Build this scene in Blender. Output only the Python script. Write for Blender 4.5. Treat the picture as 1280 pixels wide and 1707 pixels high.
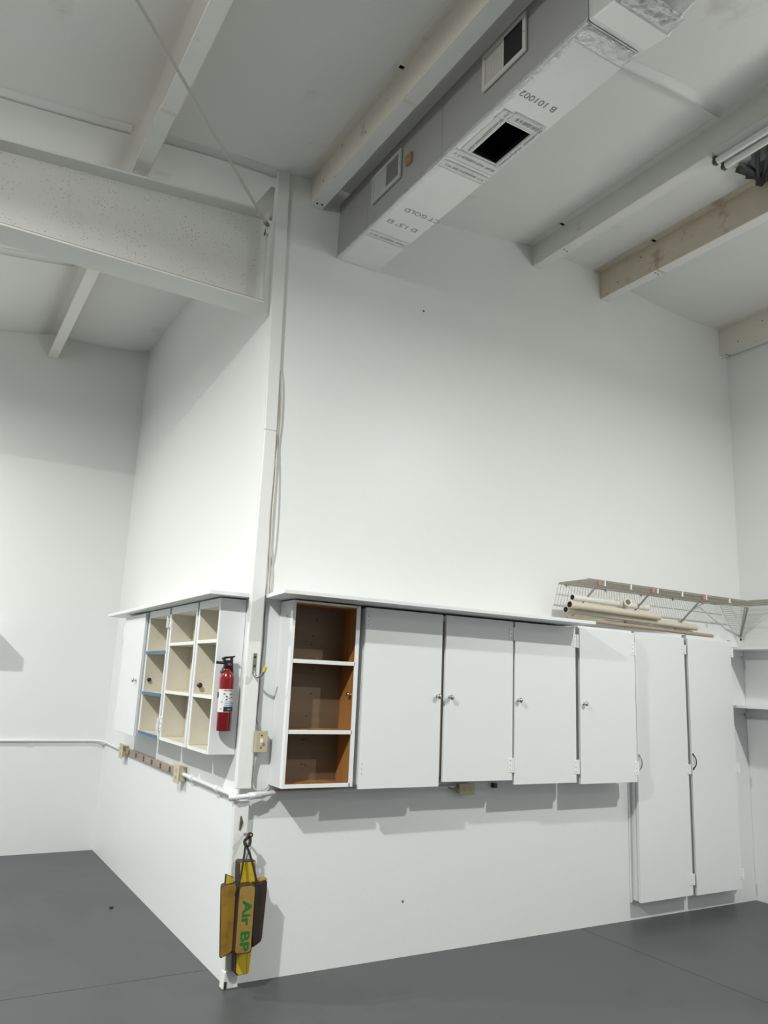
import bpy, bmesh, math, random
from mathutils import Vector, Matrix, Euler
random.seed(7)
for o in list(bpy.data.objects):
    bpy.data.objects.remove(o, do_unlink=True)
SC = bpy.context.scene
COL = SC.collection

# ------------------------------------------------------------------ camera
def make_camera():
    yaw, pitch, roll = math.radians(30.3227), math.radians(12.2651), math.radians(2.5029)
    f = Vector((math.sin(yaw)*math.cos(pitch), math.cos(yaw)*math.cos(pitch), math.sin(pitch)))
    r = Vector((math.cos(yaw), -math.sin(yaw), 0)); u = r.cross(f)
    c, s = math.cos(roll), math.sin(roll)
    r2 = c*r + s*u; u2 = -s*r + c*u
    cam = bpy.data.cameras.new('camera'); cam.sensor_fit = 'HORIZONTAL'; cam.sensor_width = 36
    cam.lens = 1303.16/1280*36; cam.clip_start = .05; cam.clip_end = 100
    o = bpy.data.objects.new('camera', cam); COL.objects.link(o)
    m = Matrix((r2, u2, -f)).transposed().to_4x4(); m.translation = (-1.5692, -4.0447, 1.5)
    o.matrix_world = m; SC.camera = o
make_camera()
SC.view_settings.view_transform = 'Standard'; SC.view_settings.look = 'None'
SC.view_settings.gamma = 1; SC.view_settings.use_curve_mapping = False
SC.view_settings.exposure = -0.27

# ------------------------------------------------------------------ world and lamps
W = bpy.data.worlds.new('world'); SC.world = W; W.use_nodes = True
W.node_tree.nodes['Background'].inputs[0].default_value = (.5, .52, .55, 1)
W.node_tree.nodes['Background'].inputs[1].default_value = 0.02
def area(name, loc, power, size, color=(.978, .987, .957)):
    l = bpy.data.lights.new(name, 'AREA'); l.shape = 'DISK'; l.size = size; l.energy = power; l.color = color
    o = bpy.data.objects.new(name, l); COL.objects.link(o); o.location = loc
    return o
def uplight_fill(loc, power):     # added point lights that brighten the ceiling and upper walls
    l = bpy.data.lights.new('added_uplight', 'POINT'); l.energy = power; l.shadow_soft_size = .12; l.color = (.978, .987, .957)
    o = bpy.data.objects.new('added_uplight', l); COL.objects.link(o); o.location = loc
for loc, p, up in (((-2.40, -2.15, 3.88), 255, .21), ((2.75, -3.20, 3.92), 140, .27), ((-3.20, 1.75, 3.85), 185, .05), ((-2.40, -6.6, 3.90), 24, .2), ((2.75, -6.6, 3.92), 24, .2)):  # the rear left lamp is an added fill
    area('high_bay_lamp', loc, p, .12); uplight_fill((loc[0], loc[1], loc[2]+.06), p*up)

# ------------------------------------------------------------------ materials
def nd(t, n, **k):
    x = t.nodes.new(n)
    for a, b in k.items(): setattr(x, a, b)
    return x
def mat(name, col, rough=.5, metal=0., var=.06, vscale=3., bump=0., bscale=120., stain=None, sscale=2., sth=(.55, .75),
        speck=None, spscale=40., spsize=.12, coat=0., zsplit=None, spec=.5):
    m = bpy.data.materials.new(name); m.use_nodes = True; t = m.node_tree; L = t.links
    b = t.nodes['Principled BSDF']; b.inputs['Roughness'].default_value = rough; b.inputs['Metallic'].default_value = metal
    b.inputs['Specular IOR Level'].default_value = spec
    if coat: b.inputs['Coat Weight'].default_value = coat; b.inputs['Coat Roughness'].default_value = .25
    tc = nd(t, 'ShaderNodeTexCoord'); vec = tc.outputs['Object']
    n = nd(t, 'ShaderNodeTexNoise'); n.inputs['Scale'].default_value = vscale; n.inputs['Detail'].default_value = 5
    L.new(vec, n.inputs['Vector'])
    mx = nd(t, 'ShaderNodeMix', data_type='RGBA'); L.new(n.outputs['Fac'], mx.inputs[0])
    mx.inputs[6].default_value = tuple(c*(1-var) for c in col)+(1,)
    mx.inputs[7].default_value = tuple(min(1, c*(1+var)) for c in col)+(1,)
    out = mx.outputs[2]
    if zsplit:
        z0, z1, top = zsplit
        sp = nd(t, 'ShaderNodeSeparateXYZ'); g = nd(t, 'ShaderNodeNewGeometry'); L.new(g.outputs['Position'], sp.inputs[0])
        n3 = nd(t, 'ShaderNodeTexNoise'); n3.inputs['Scale'].default_value = 2.; L.new(vec, n3.inputs['Vector'])
        ad = nd(t, 'ShaderNodeMath', operation='MULTIPLY_ADD'); L.new(n3.outputs['Fac'], ad.inputs[0]); ad.inputs[1].default_value = .25
        L.new(sp.outputs['Z'], ad.inputs[2])
        mr = nd(t, 'ShaderNodeMapRange'); L.new(ad.outputs[0], mr.inputs[0]); mr.inputs[1].default_value = z0; mr.inputs[2].default_value = z1
        m2 = nd(t, 'ShaderNodeMix', data_type='RGBA'); m2.blend_type = 'MULTIPLY'; L.new(mr.outputs[0], m2.inputs[0])
        L.new(out, m2.inputs[6]); m2.inputs[7].default_value = tuple(top)+(1,); out = m2.outputs[2]
    if stain:
        n2 = nd(t, 'ShaderNodeTexNoise'); n2.inputs['Scale'].default_value = sscale; n2.inputs['Detail'].default_value = 8
        n2.inputs['Roughness'].default_value = .65; L.new(vec, n2.inputs['Vector'])
        mr = nd(t, 'ShaderNodeMapRange'); L.new(n2.outputs['Fac'], mr.inputs[0]); mr.inputs[1].default_value = sth[0]; mr.inputs[2].default_value = sth[1]
        m2 = nd(t, 'ShaderNodeMix', data_type='RGBA'); L.new(mr.outputs[0], m2.inputs[0]); L.new(out, m2.inputs[6])
        m2.inputs[7].default_value = tuple(stain)+(1,); out = m2.outputs[2]
    if speck:
        v = nd(t, 'ShaderNodeTexVoronoi'); v.inputs['Scale'].default_value = spscale; L.new(vec, v.inputs['Vector'])
        n4 = nd(t, 'ShaderNodeTexNoise'); n4.inputs['Scale'].default_value = spscale*.12; L.new(vec, n4.inputs['Vector'])
        ml = nd(t, 'ShaderNodeMath', operation='MULTIPLY'); L.new(n4.outputs['Fac'], ml.inputs[0]); ml.inputs[1].default_value = spsize*2
        lt = nd(t, 'ShaderNodeMath', operation='LESS_THAN'); L.new(v.outputs['Distance'], lt.inputs[0]); L.new(ml.outputs[0], lt.inputs[1])
        # only some cells carry a speck
        sc = nd(t, 'ShaderNodeSeparateColor'); L.new(v.outputs['Color'], sc.inputs[0])
        l2 = nd(t, 'ShaderNodeMath', operation='LESS_THAN'); L.new(sc.outputs[0], l2.inputs[0]); l2.inputs[1].default_value = speck[3]
        mm = nd(t, 'ShaderNodeMath', operation='MULTIPLY'); L.new(lt.outputs[0], mm.inputs[0]); L.new(l2.outputs[0], mm.inputs[1])
        m2 = nd(t, 'ShaderNodeMix', data_type='RGBA'); L.new(mm.outputs[0], m2.inputs[0]); L.new(out, m2.inputs[6])
        m2.inputs[7].default_value = tuple(speck[:3])+(1,); out = m2.outputs[2]
    L.new(out, b.inputs['Base Color'])
    if bump:
        nb = nd(t, 'ShaderNodeTexNoise'); nb.inputs['Scale'].default_value = bscale; nb.inputs['Detail'].default_value = 4; L.new(vec, nb.inputs['Vector'])
        bp = nd(t, 'ShaderNodeBump'); bp.inputs['Strength'].default_value = bump; bp.inputs['Distance'].default_value = .004
        L.new(nb.outputs['Fac'], bp.inputs['Height']); L.new(bp.outputs[0], b.inputs['Normal'])
    return m
def wood(name, c0, c1, axis='Z', rough=.5, scale=14.):
    m = bpy.data.materials.new(name); m.use_nodes = True; t = m.node_tree; L = t.links; b = t.nodes['Principled BSDF']
    b.inputs['Roughness'].default_value = rough
    tc = nd(t, 'ShaderNodeTexCoord'); mp = nd(t, 'ShaderNodeMapping'); L.new(tc.outputs['Object'], mp.inputs[0])
    s = {'X': (.12, 1, 1), 'Y': (1, .12, 1), 'Z': (1, 1, .12)}[axis]; mp.inputs['Scale'].default_value = s
    n = nd(t, 'ShaderNodeTexNoise'); n.inputs['Scale'].default_value = scale; n.inputs['Detail'].default_value = 6; L.new(mp.outputs[0], n.inputs['Vector'])
    r = nd(t, 'ShaderNodeValToRGB'); L.new(n.outputs['Fac'], r.inputs[0])
    r.color_ramp.elements[0].position = .33; r.color_ramp.elements[1].position = .68
    r.color_ramp.elements[0].color = c0+(1,); r.color_ramp.elements[1].color = c1+(1,)
    L.new(r.outputs[0], b.inputs['Base Color'])
    return m
M = {}
M['wall'] = mat('painted_wall', (.80, .815, .815), .42, var=.02, vscale=1.2, bump=.12, bscale=90, speck=(.10, .09, .08, .10), spscale=2.6, spsize=.035, zsplit=(1.98, 2.22, (1.0, .992, .968)))
M['greywall'] = mat('grey_metal_wall', (.48, .49, .49), .5, var=.04)
M['floor'] = mat('grey_floor_paint', (.070, .077, .078), .42, var=.05, vscale=.9, bump=.05, bscale=25, stain=(.063, .069, .070), sscale=1.3, sth=(.52, .56), speck=(.04, .04, .04, .06), spscale=3, spsize=.03, spec=.35)
M['joint'] = mat('floor_joint', (.05, .055, .055), .8)
M['vinyl'] = mat('insulation_vinyl', (.82, .815, .795), .55, var=.05, vscale=1.3, bump=.25, bscale=9, stain=(.50, .47, .42), sscale=1.6, sth=(.62, .85))
M['purlin'] = mat('cream_purlin_paint', (.76, .73, .64), .5, var=.06, vscale=4, bump=.1, stain=(.42, .35, .27), sscale=5, sth=(.62, .80), speck=(.25, .2, .15, .15), spscale=14, spsize=.1)
M['purlin_rust'] = mat('rusty_purlin_paint', (.70, .63, .51), .55, var=.1, vscale=5, bump=.1, stain=(.30, .19, .12), sscale=6, sth=(.56, .76), speck=(.2, .15, .1, .2), spscale=14, spsize=.1)
M['purlin_white'] = mat('white_purlin_paint', (.82, .815, .78), .5, var=.05, vscale=4, bump=.2, bscale=60, stain=(.55, .53, .48), sscale=7, sth=(.6, .8))
M['rafter'] = mat('speckled_beam_paint', (.68, .68, .65), .5, var=.04, vscale=3, bump=.15, bscale=70, stain=(.58, .53, .48), sscale=2.5, sth=(.64, .8), speck=(.47, .44, .41, .6), spscale=62, spsize=.20)
M['beam_edge'] = mat('beam_flange_paint', (.72, .72, .69), .5, var=.04, bump=.1)
M['post'] = mat('post_paint', (.77, .77, .75), .42, var=.03, vscale=5, bump=.3, bscale=35, speck=(.3, .25, .2, .12), spscale=9, spsize=.06)
M['trim'] = mat('yellowed_trim', (.72, .70, .62), .5, var=.05)
M['white'] = mat('white_cabinet_paint', (.80, .815, .82), .40, var=.015, vscale=3, bump=.06, bscale=60, stain=(.80, .775, .73), sscale=1.6, sth=(.60, .72), speck=(.25, .24, .22, .16), spscale=8, spsize=.03)
M['white_plain'] = mat('white_gloss_paint', (.81, .82, .82), .35, var=.01, bump=.05)
M['cream'] = mat('cream_interior_paint', (.62, .585, .49), .5, var=.06, vscale=4, stain=(.50, .45, .36), sscale=5, sth=(.6, .8), speck=(.2, .17, .12, .12), spscale=12, spsize=.06)
M['cream_edge'] = mat('cream_edge_paint', (.80, .79, .74), .45, var=.03)
M['pine'] = wood('stained_pine', (.24, .095, .022), (.42, .20, .06), 'Z', .42)
M['brown'] = wood('brown_back_panel', (.125, .082, .046), (.175, .118, .07), 'X', .5, 9)
M['raw'] = wood('raw_wood_edge', (.25, .20, .15), (.40, .33, .25), 'Z', .6)
M['dark'] = mat('dark_gap', (.03, .026, .022), .8)
M['black'] = mat('black_plastic', (.012, .012, .012), .35)
M['void'] = mat('black_duct_inside', (.006, .006, .006), .95, spec=.1)
M['chrome'] = mat('worn_chrome', (.55, .54, .52), .22, 1., var=.1)
M['hole'] = mat('screw_hole', (.03, .025, .02), .8)
M['tape'] = mat('blue_tape', (.065, .15, .29), .55, var=.06, vscale=20)
M['red'] = mat('red_enamel', (.21, .003, .006), .22, var=.03, coat=.4)
M['paper'] = mat('white_label', (.74, .74, .73), .4, var=.03, vscale=60)
M['ink'] = mat('black_ink', (.02, .02, .025), .5)
M['inkgrey'] = mat('grey_ink', (.27, .27, .27), .5)
M['bluelabel'] = mat('blue_label', (.10, .30, .58), .4, var=.3, vscale=160)
M['ivory'] = mat('ivory_plastic', (.55, .49, .33), .35, var=.04)
M['ivory_dark'] = mat('ivory_plastic_slots', (.08, .065, .04), .5)
M['brownstrip'] = mat('brown_raceway', (.33, .25, .19), .45, var=.08, vscale=8)
M['conduit'] = mat('painted_conduit', (.74, .75, .75), .38, var=.03, bump=.15)
M['cable'] = mat('painted_cable', (.64, .61, .55), .45, var=.06)
M['cable_grey'] = mat('grey_cable', (.30, .29, .27), .45, var=.06)
M['steel'] = mat('hook_steel', (.30, .31, .30), .35, .8, var=.1)
M['yellowtip'] = mat('yellow_vinyl_tip', (.62, .46, .04), .4)
M['foil'] = mat('foil_duct_board', (.92, .92, .90), .38, .4, var=.05, vscale=5, bump=.25, bscale=22)
M['foil_shade'] = mat('foil_duct_shade', (.46, .46, .445), .5, .2, var=.05, vscale=3, bump=.12, bscale=14)  # same foil as the underside, coloured darker for its shade
M['foiltape'] = mat('crinkled_foil_tape', (.80, .80, .785), .35, .6, var=.12, vscale=30, bump=.9, bscale=45)
M['printtape'] = mat('printed_foil_tape', (.84, .84, .82), .45, .35, var=.06, vscale=20, bump=.3, bscale=60)
M['vent'] = mat('vent_white', (.72, .70, .66), .4, var=.03)
M['ventgrey'] = mat('vent_grey', (.55, .56, .55), .4, var=.03)
M['ventback'] = mat('vent_recess', (.05, .05, .048), .7)
M['ply'] = wood('plywood_scrap', (.32, .19, .09), (.42, .27, .14), 'Z', .6)
M['tube'] = mat('unlit_tube_glass', (.80, .82, .80), .2, var=.01, coat=.5)
M['fixture'] = mat('fixture_enamel', (.70, .71, .69), .35, var=.02)
M['tornblack'] = mat('torn_black_sheet', (.02, .022, .026), .3, var=.3, vscale=20)
M['torngrey'] = mat('torn_grey_sheet', (.10, .105, .11), .35, var=.2, vscale=10)
M['wire'] = mat('coated_wire', (.39, .37, .32), .45, var=.12, vscale=30)
M['clip'] = mat('white_clip', (.85, .85, .83), .4)
M['clipred'] = mat('reddish_clip', (.48, .22, .17), .5)
M['pvc'] = mat('pvc_white', (.78, .77, .70), .35, var=.03)
M['pvc_cream'] = mat('pvc_cream', (.66, .60, .47), .4, var=.05)
M['pipe_in'] = mat('pipe_inside', (.16, .13, .10), .7)
M['dowel'] = wood('dowel_wood', (.34, .27, .18), (.48, .39, .27), 'X', .6)
M['ychock'] = mat('yellow_chock_paint', (.40, .25, .025), .5, var=.15, vscale=14, bump=.3, bscale=60, stain=(.16, .085, .02), sscale=12, sth=(.54, .74))
M['ybright'] = mat('bright_yellow_paint', (.55, .38, .02), .45, var=.12, vscale=14, bump=.3, bscale=60, stain=(.20, .12, .02), sscale=10, sth=(.58, .74))
M['tanchock'] = mat('tan_yellow_paint', (.31, .195, .045), .5, var=.15, vscale=18, stain=(.17, .10, .03), sscale=14, sth=(.54, .74))
M['orangechock'] = mat('orange_brown_paint', (.27, .15, .014), .5, var=.15, vscale=10, stain=(.14, .07, .015), sscale=8, sth=(.54, .74))
M['darkchock'] = mat('dark_rubber_wood', (.035, .018, .010), .55, var=.3, vscale=10, bump=.4, bscale=40)
M['rope'] = mat('dark_rope', (.02, .016, .014), .8, bump=.5, bscale=300)
M['green'] = mat('green_lettering', (.012, .15, .03), .5, var=.15, vscale=40)
M['copper'] = mat('copper_end', (.50, .26, .10), .4, .4)
M['rod'] = mat('tie_rod_paint', (.52, .51, .48), .55, var=.15, vscale=60, bump=.4, bscale=150)
M['pebble'] = mat('black_debris', (.015, .015, .015), .6)

# ------------------------------------------------------------------ mesh helpers
class MB:
    def __init__(s): s.v = []; s.f = []; s.sm = []
    def add(s, vs, fs, smooth=False):
        k = len(s.v); s.v += [tuple(p) for p in vs]; s.f += [tuple(i+k for i in q) for q in fs]; s.sm += [smooth]*len(fs); return s
    def box(s, x0, x1, y0, y1, z0, z1):
        x0, x1 = sorted((x0, x1)); y0, y1 = sorted((y0, y1)); z0, z1 = sorted((z0, z1))
        return s.add([(x0,y0,z0),(x1,y0,z0),(x1,y1,z0),(x0,y1,z0),(x0,y0,z1),(x1,y0,z1),(x1,y1,z1),(x0,y1,z1)],
                     [(0,3,2,1),(4,5,6,7),(0,1,5,4),(1,2,6,5),(2,3,7,6),(3,0,4,7)])
    def prism(s, pts, axis, a, b):
        """polygon (2D) extruded along axis from a to b; 2D coords are the other two axes in xyz order"""
        def P(p, t):
            return {'x': (t, p[0], p[1]), 'y': (p[0], t, p[1]), 'z': (p[0], p[1], t)}[axis]
        n = len(pts); vs = [P(p, a) for p in pts]+[P(p, b) for p in pts]
        fs = [tuple(range(n-1, -1, -1)), tuple(range(n, 2*n))]+[(i, (i+1) % n, n+(i+1) % n, n+i) for i in range(n)]
        return s.add(vs, fs)
    def tube(s, pts, r, n=8, cap=True):
        pts = [Vector(p) for p in pts]; rs = r if isinstance(r, (list, tuple)) else [r]*len(pts)
        vs = []; prev = None
        for i, p in enumerate(pts):
            d = (pts[min(i+1, len(pts)-1)]-pts[max(i-1, 0)]).normalized()
            if prev is None:
                a = Vector((0, 0, 1)) if abs(d.z) < .9 else Vector((1, 0, 0)); e = d.cross(a).normalized()
            else:
                e = (prev-d*prev.dot(d)).normalized()
            prev = e; g = d.cross(e)
            vs += [p+(e*math.cos(2*math.pi*k/n)+g*math.sin(2*math.pi*k/n))*rs[i] for k in range(n)]
        fs = []
        for i in range(len(pts)-1):
            for k in range(n):
                fs.append((i*n+k, i*n+(k+1) % n, (i+1)*n+(k+1) % n, (i+1)*n+k))
        s.add(vs, fs, True)
        if cap:
            s.add(vs[:n], [tuple(range(n-1, -1, -1))]); s.add(vs[-n:], [tuple(range(n))])
        return s
    def lathe(s, prof, org, axis, n=20):
        """prof: (radius, distance along axis)"""
        ax = Vector(axis).normalized(); a = Vector((0, 0, 1)) if abs(ax.z) < .9 else Vector((1, 0, 0))
        e = ax.cross(a).normalized(); g = ax.cross(e); org = Vector(org); vs = []
        for r, h in prof:
            vs += [org+ax*h+(e*math.cos(2*math.pi*k/n)+g*math.sin(2*math.pi*k/n))*max(r, 1e-5) for k in range(n)]
        fs = [(i*n+k, i*n+(k+1) % n, (i+1)*n+(k+1) % n, (i+1)*n+k) for i in range(len(prof)-1) for k in range(n)]
        s.add(vs, fs, True)
        return s
    def xf(s, m):
        s.v = [tuple(m @ Vector(p)) for p in s.v]; return s
    def build(s, name, m, parent=None, bevel=0., seg=2):
        me = bpy.data.meshes.new(name)
        if parent is not None:
            org = Vector(parent['_o']) if '_o' in parent.keys() else parent.location
        else:
            xs, ys, zs = zip(*s.v); org = Vector(((min(xs)+max(xs))/2, (min(ys)+max(ys))/2, min(zs)))
        me.from_pydata([tuple(Vector(p)-org) for p in s.v], [], s.f)
        bm = bmesh.new(); bm.from_mesh(me); bmesh.ops.recalc_face_normals(bm, faces=bm.faces); bm.to_mesh(me); bm.free()
        for p, q in zip(me.polygons, s.sm): p.use_smooth = q
        me.materials.append(M[m] if isinstance(m, str) else m)
        o = bpy.data.objects.new(name, me); COL.objects.link(o)
        if parent is not None: o.parent = parent; 
        else: o.location = org
        o['_o'] = tuple(org)
        if bevel:
            b = o.modifiers.new('bevel', 'BEVEL'); b.width = bevel; b.segments = seg; b.limit_method = 'ANGLE'; b.angle_limit = math.radians(40)
        return o
def B(*a): return MB().box(*a)
def thing(name, label, cat, loc, group=None):
    o = bpy.data.objects.new(name, None); COL.objects.link(o); o.location = loc; o.empty_display_size = .1
    o['_o'] = tuple(loc); o['label'] = label; o['category'] = cat
    if group: o['group'] = group
    return o
def tag(o, label, cat, group=None):
    o['label'] = label; o['category'] = cat
    if group: o['group'] = group
    return o
def struct(o, label=None):
    o['kind'] = 'structure'
    if label: o['label'] = label
    return o
def text_mb(body, size, depth=.0004):
    cu = bpy.data.curves.new('txt', 'FONT'); cu.body = body; cu.size = size; cu.align_x = 'CENTER'; cu.align_y = 'CENTER'; cu.extrude = depth
    cu.resolution_u = 3
    ob = bpy.data.objects.new('txt', cu); COL.objects.link(ob)
    dg = bpy.context.evaluated_depsgraph_get(); me = bpy.data.meshes.new_from_object(ob.evaluated_get(dg))
    mb = MB(); mb.add([v.co[:] for v in me.vertices], [tuple(p.vertices) for p in me.polygons])
    bpy.data.objects.remove(ob, do_unlink=True); bpy.data.curves.remove(cu); bpy.data.meshes.remove(me)
    return mb
def letters(mb):
    """split a text mesh into one mesh per glyph, left to right"""
    par = list(range(len(mb.v)))
    def find(a):
        while par[a] != a: par[a] = par[par[a]]; a = par[a]
        return a
    for f in mb.f:
        for i in f[1:]: par[find(i)] = find(f[0])
    isl = {}
    for f in mb.f: isl.setdefault(find(f[0]), []).append(f)
    L_ = []
    for fs in isl.values():
        xs = [mb.v[i][0] for f in fs for i in f]; L_.append([min(xs), max(xs), fs])
    L_.sort(key=lambda q: q[0]); G_ = []
    for a, b, fs in L_:
        if G_ and a < G_[-1][1]-1e-4: G_[-1][1] = max(b, G_[-1][1]); G_[-1][2] += fs
        else: G_.append([a, b, list(fs)])
    out = []
    for a, b, fs in G_:
        ids = sorted({i for f in fs for i in f}); mp = {i: k for k, i in enumerate(ids)}
        q = MB(); q.add([mb.v[i] for i in ids], [tuple(mp[i] for i in f) for f in fs]); out.append(q)
    return out
def frame_of(xdir, ydir, origin):
    x = Vector(xdir).normalized(); y = Vector(ydir).normalized(); z = x.cross(y)
    m = Matrix((x, y, z)).transposed().to_4x4(); m.translation = origin
    return m

# ------------------------------------------------------------------ the setting
XL, XR, YB, YF, XB = -6.0, 4.225, -8.5, 3.304, 0.0
def roof(x): return 4.565+.09*x if x < 2.3 else 4.772-.06*(x-2.3)
# floor: base slab plus painted slabs divided by saw joints
fl = struct(B(XL-.1, XR+.1, YB-.1, YF+.1, -.12, -.012).build('floor', 'joint'), 'grey painted concrete floor')
g = .0022
for (a, b, c, d) in ((XL, 2.40-g, YB, .238-g), (2.40+g, XR, YB, .238-g), (XL, .1, .238+g, YF)):
    B(a, b, c, d, -.012, 0).build('slab', 'floor', fl)
def roofpoly(x0, x1, drop=0.):
    xs = [x0]+([2.3] if x0 < 2.3 < x1 else [])+[x1]
    return [(x0, 0), (x1, 0)]+[(x, roof(x)-drop) for x in reversed(xs)]
wB = struct(MB().prism(roofpoly(0, XR+.1), 'y', 0, .1).build('wall_front', 'wall'), 'large white painted wall behind the cabinets')
MBf = MB().prism([(.1, 0), (YF, 0), (YF, roof(0)), (.1, roof(0))], 'x', 0, .1)
struct(MBf.build('wall_side', 'wall'), 'white side wall running back from the corner post')
struct(MB().prism(roofpoly(XL-.1, .1), 'y', YF, YF+.1).build('wall_back', 'wall'), 'far white wall at the left')
struct(MB().prism([(YB, 0), (0, 0), (0, roof(XR)), (YB, roof(XR))], 'x', XR, XR+.1).build('wall_right', 'wall'), 'white wall at the right edge')
struct(MB().prism([(YB, 0), (YF, 0), (YF, roof(XL)), (YB, roof(XL))], 'x', XL-.1, XL).build('wall_left', 'greywall'))
struct(MB().prism(roofpoly(XL-.1, XR+.1), 'y', YB-.1, YB).build('wall_rear', 'greywall'))
# ceiling: insulation sheet sagging between the purlins
PUR = [-5.2, -3.9, -2.5, -.89, .165, 1.985, 2.68, 4.13]
def sag(x, y):
    for a, b in zip(PUR[:-1], PUR[1:]):
        if a <= x <= b:
            t = (x-a)/(b-a); return .055*math.sin(math.pi*t)**.75*min(1, (b-a)/1.2)
    return 0.
def ceiling():
    mb = MB(); xs = sorted(set([XL-.1+i*.1 for i in range(int((XR-XL+.2)/.1)+1)]+[XR+.1]+PUR)); ny = 62
    ys = [YB-.1+(YF+.2-YB)*j/ny for j in range(ny+1)]
    vs = [(x, y, roof(x)-sag(x, y)+.004*math.sin(x*7.1+y*3)*math.sin(y*5.3)) for x in xs for y in ys]
    k = ny+1
    fs = [(i*k+j, (i+1)*k+j, (i+1)*k+j+1, i*k+j+1) for i in range(len(xs)-1) for j in range(ny)]
    mb.add(vs, fs, True)
    o = mb.build('ceiling', 'vinyl'); struct(o, 'sagging off-white insulation sheeting under the roof')
    s = o.modifiers.new('thick', 'SOLIDIFY'); s.thickness = .02; s.offset = 1
    return o
ce = ceiling()
# taped seams of the sheeting, hanging a little lower
for y0, (xa, xb), am in ((.05, (-2.4, -.93), .05), (.03, (-.80, -.03), .05), (-1.64, (.70, 1.93), .05), (1.80, (-2.4, -.93), .05), (1.76, (-.80, -.02), .05), (-3.3, (-2.4, -.93), .05), (-1.64, (-2.4, -.93), .04)):
    n = 14; pts = []
    for i in range(n+1):
        t = i/n; x = xa+(xb-xa)*t
        pts.append((x, y0-am*math.sin(math.pi*t), roof(x)-sag(x, y0)-.010))
    mb = MB()
    vs = []
    for p in pts:
        x, y, z = p; vs += [(x, y-.05, z+.010), (x, y-.010, z-.003), (x, y, z-.018), (x, y+.006, z-.003), (x, y+.035, z+.010)]
    fs = [(i*5+j, (i+1)*5+j, (i+1)*5+j+1, i*5+j+1) for i in range(n) for j in range(4)]
    mb.add(vs, fs, True); mb.build('sheet_seam', 'vinyl', ce)

# ------------------------------------------------------------------ steel frame
def zprof(x0, zb, zt, wb=.085, wt=.06, t=.005, lip=.016):
    return [(x0-wt, zt), (x0-wt, zt-lip), (x0-wt+t, zt-lip), (x0-wt+t, zt-t), (x0, zt-t), (x0, zb), (x0+wb, zb), (x0+wb, zb+lip), (x0+wb-t, zb+lip), (x0+wb-t, zb+t), (x0+t, zb+t), (x0+t, zt)]
def purlin(x0, zb, y1, lap, label, m, mlow, hint, flip=False):
    t = thing('purlin', label, 'roof beam', (x0, y1, zb), 'roof purlins')
    zt = roof(x0)-.006
    mir = (lambda P_: [(2*x0+.085-a, b) for a, b in reversed(P_)]) if flip else (lambda P_: P_)
    pr = mir(zprof(x0, zb, zt))
    MB().prism(pr, 'y', y1-.002, lap).build('beam', m, t)
    pr2 = mir(zprof(x0-.004, zb-.005, zt, .087))
    MB().prism(pr2, 'y', lap+.02, YB+.05).build('beam', m, t)
    # painted underside strip is the flange itself: a thin skin of lighter paint
    MB().box(x0+.001, x0+.083, lap-.004, YB+.06, zb-.0062, zb-.0052).build('flange_paint', mlow, t)
    MB().box(x0+.002, x0+.083, y1-.004, lap+.021, zb-.0012, zb-.0004).build('flange_paint', mlow, t)
    for (dx, dy) in (((.028, .045), (.060, .05)) if y1 == 0 else ()):
        MB().lathe([(0, .006), (.006, .005), (.007, 0)], (x0+dx, lap+dy if hint else y1-dy, zb-.0005), (0, 0, -1), 6).build('bolt', 'steel' if hint else 'hole', t)
    return t
purlin(-.89, 4.262, YF, -.50, 'cream roof purlin passing over the big beam at the left', 'purlin', 'purlin_white', False, True)
purlin(.165, 4.388, 0, -1.10, 'roof purlin beside the foil duct, with a brown stain along its top', 'purlin', 'purlin_white', False)
purlin(1.985, 4.570, 0, -.345, 'roof purlin that carries the fluorescent fixture', 'purlin_white', 'purlin_white', True)
purlin(2.680, 4.515, 0, -.56, 'rust stained roof purlin, third from the corner post along the wall top', 'purlin_rust', 'purlin_white', True)
purlin(4.130, 4.420, 0, -1.6, 'roof purlin in the upper corner at the right edge', 'purlin', 'purlin_white', False)

def rafter():
    t = thing('main_beam', 'deep speckled steel beam meeting the corner post', 'roof beam', (-.08, .1, 3.65))
    def top(x): return 4.262+.09*x
    x0, x1 = -5.9, -.105
    MB().prism([(x0, 3.655), (x1, 3.655), (x1, top(x1)), (x0, top(x0))], 'y', .097, .105).build('web', 'rafter', t)
    MB().box(x0, -.083, 0, .20, 3.650, 3.662).build('bottom_flange', 'beam_edge', t, .002)
    MB().box(x0, -.084, -.0008, .0, 3.6605, 3.6632).build('flange_dirt', 'brownstrip', t)
    MB().prism([(x0, top(x0)-.012), (-.15, top(-.15)-.012), (-.15, top(-.15)), (x0, top(x0))], 'y', .0, .20).build('top_flange', 'beam_edge', t)
    MB().prism([(x1, 3.662), (-.085, 3.662), (-.085, 4.28), (x1, 4.235)], 'y', .02, .18).build('end_plate', 'beam_edge', t, .002)
    for x in (-1.62, -3.4):
        MB().box(x-.004, x+.004, .01, .097, 3.665, top(x)-.013).build('stiffener', 'rafter', t)
    MB().prism([(-.19, 4.262), (-.035, 4.262), (-.035, 4.49), (-.06, 4.49)], 'y', .105, .112).build('gusset', 'beam_edge', t)
    for z in (3.74, 3.95, 4.12):
        MB().lathe([(0, .006), (.009, .005), (.010, 0)], (-.095, .04, z), (-1, 0, 0), 6).build('bolt', 'steel', t)
rafter()

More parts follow.
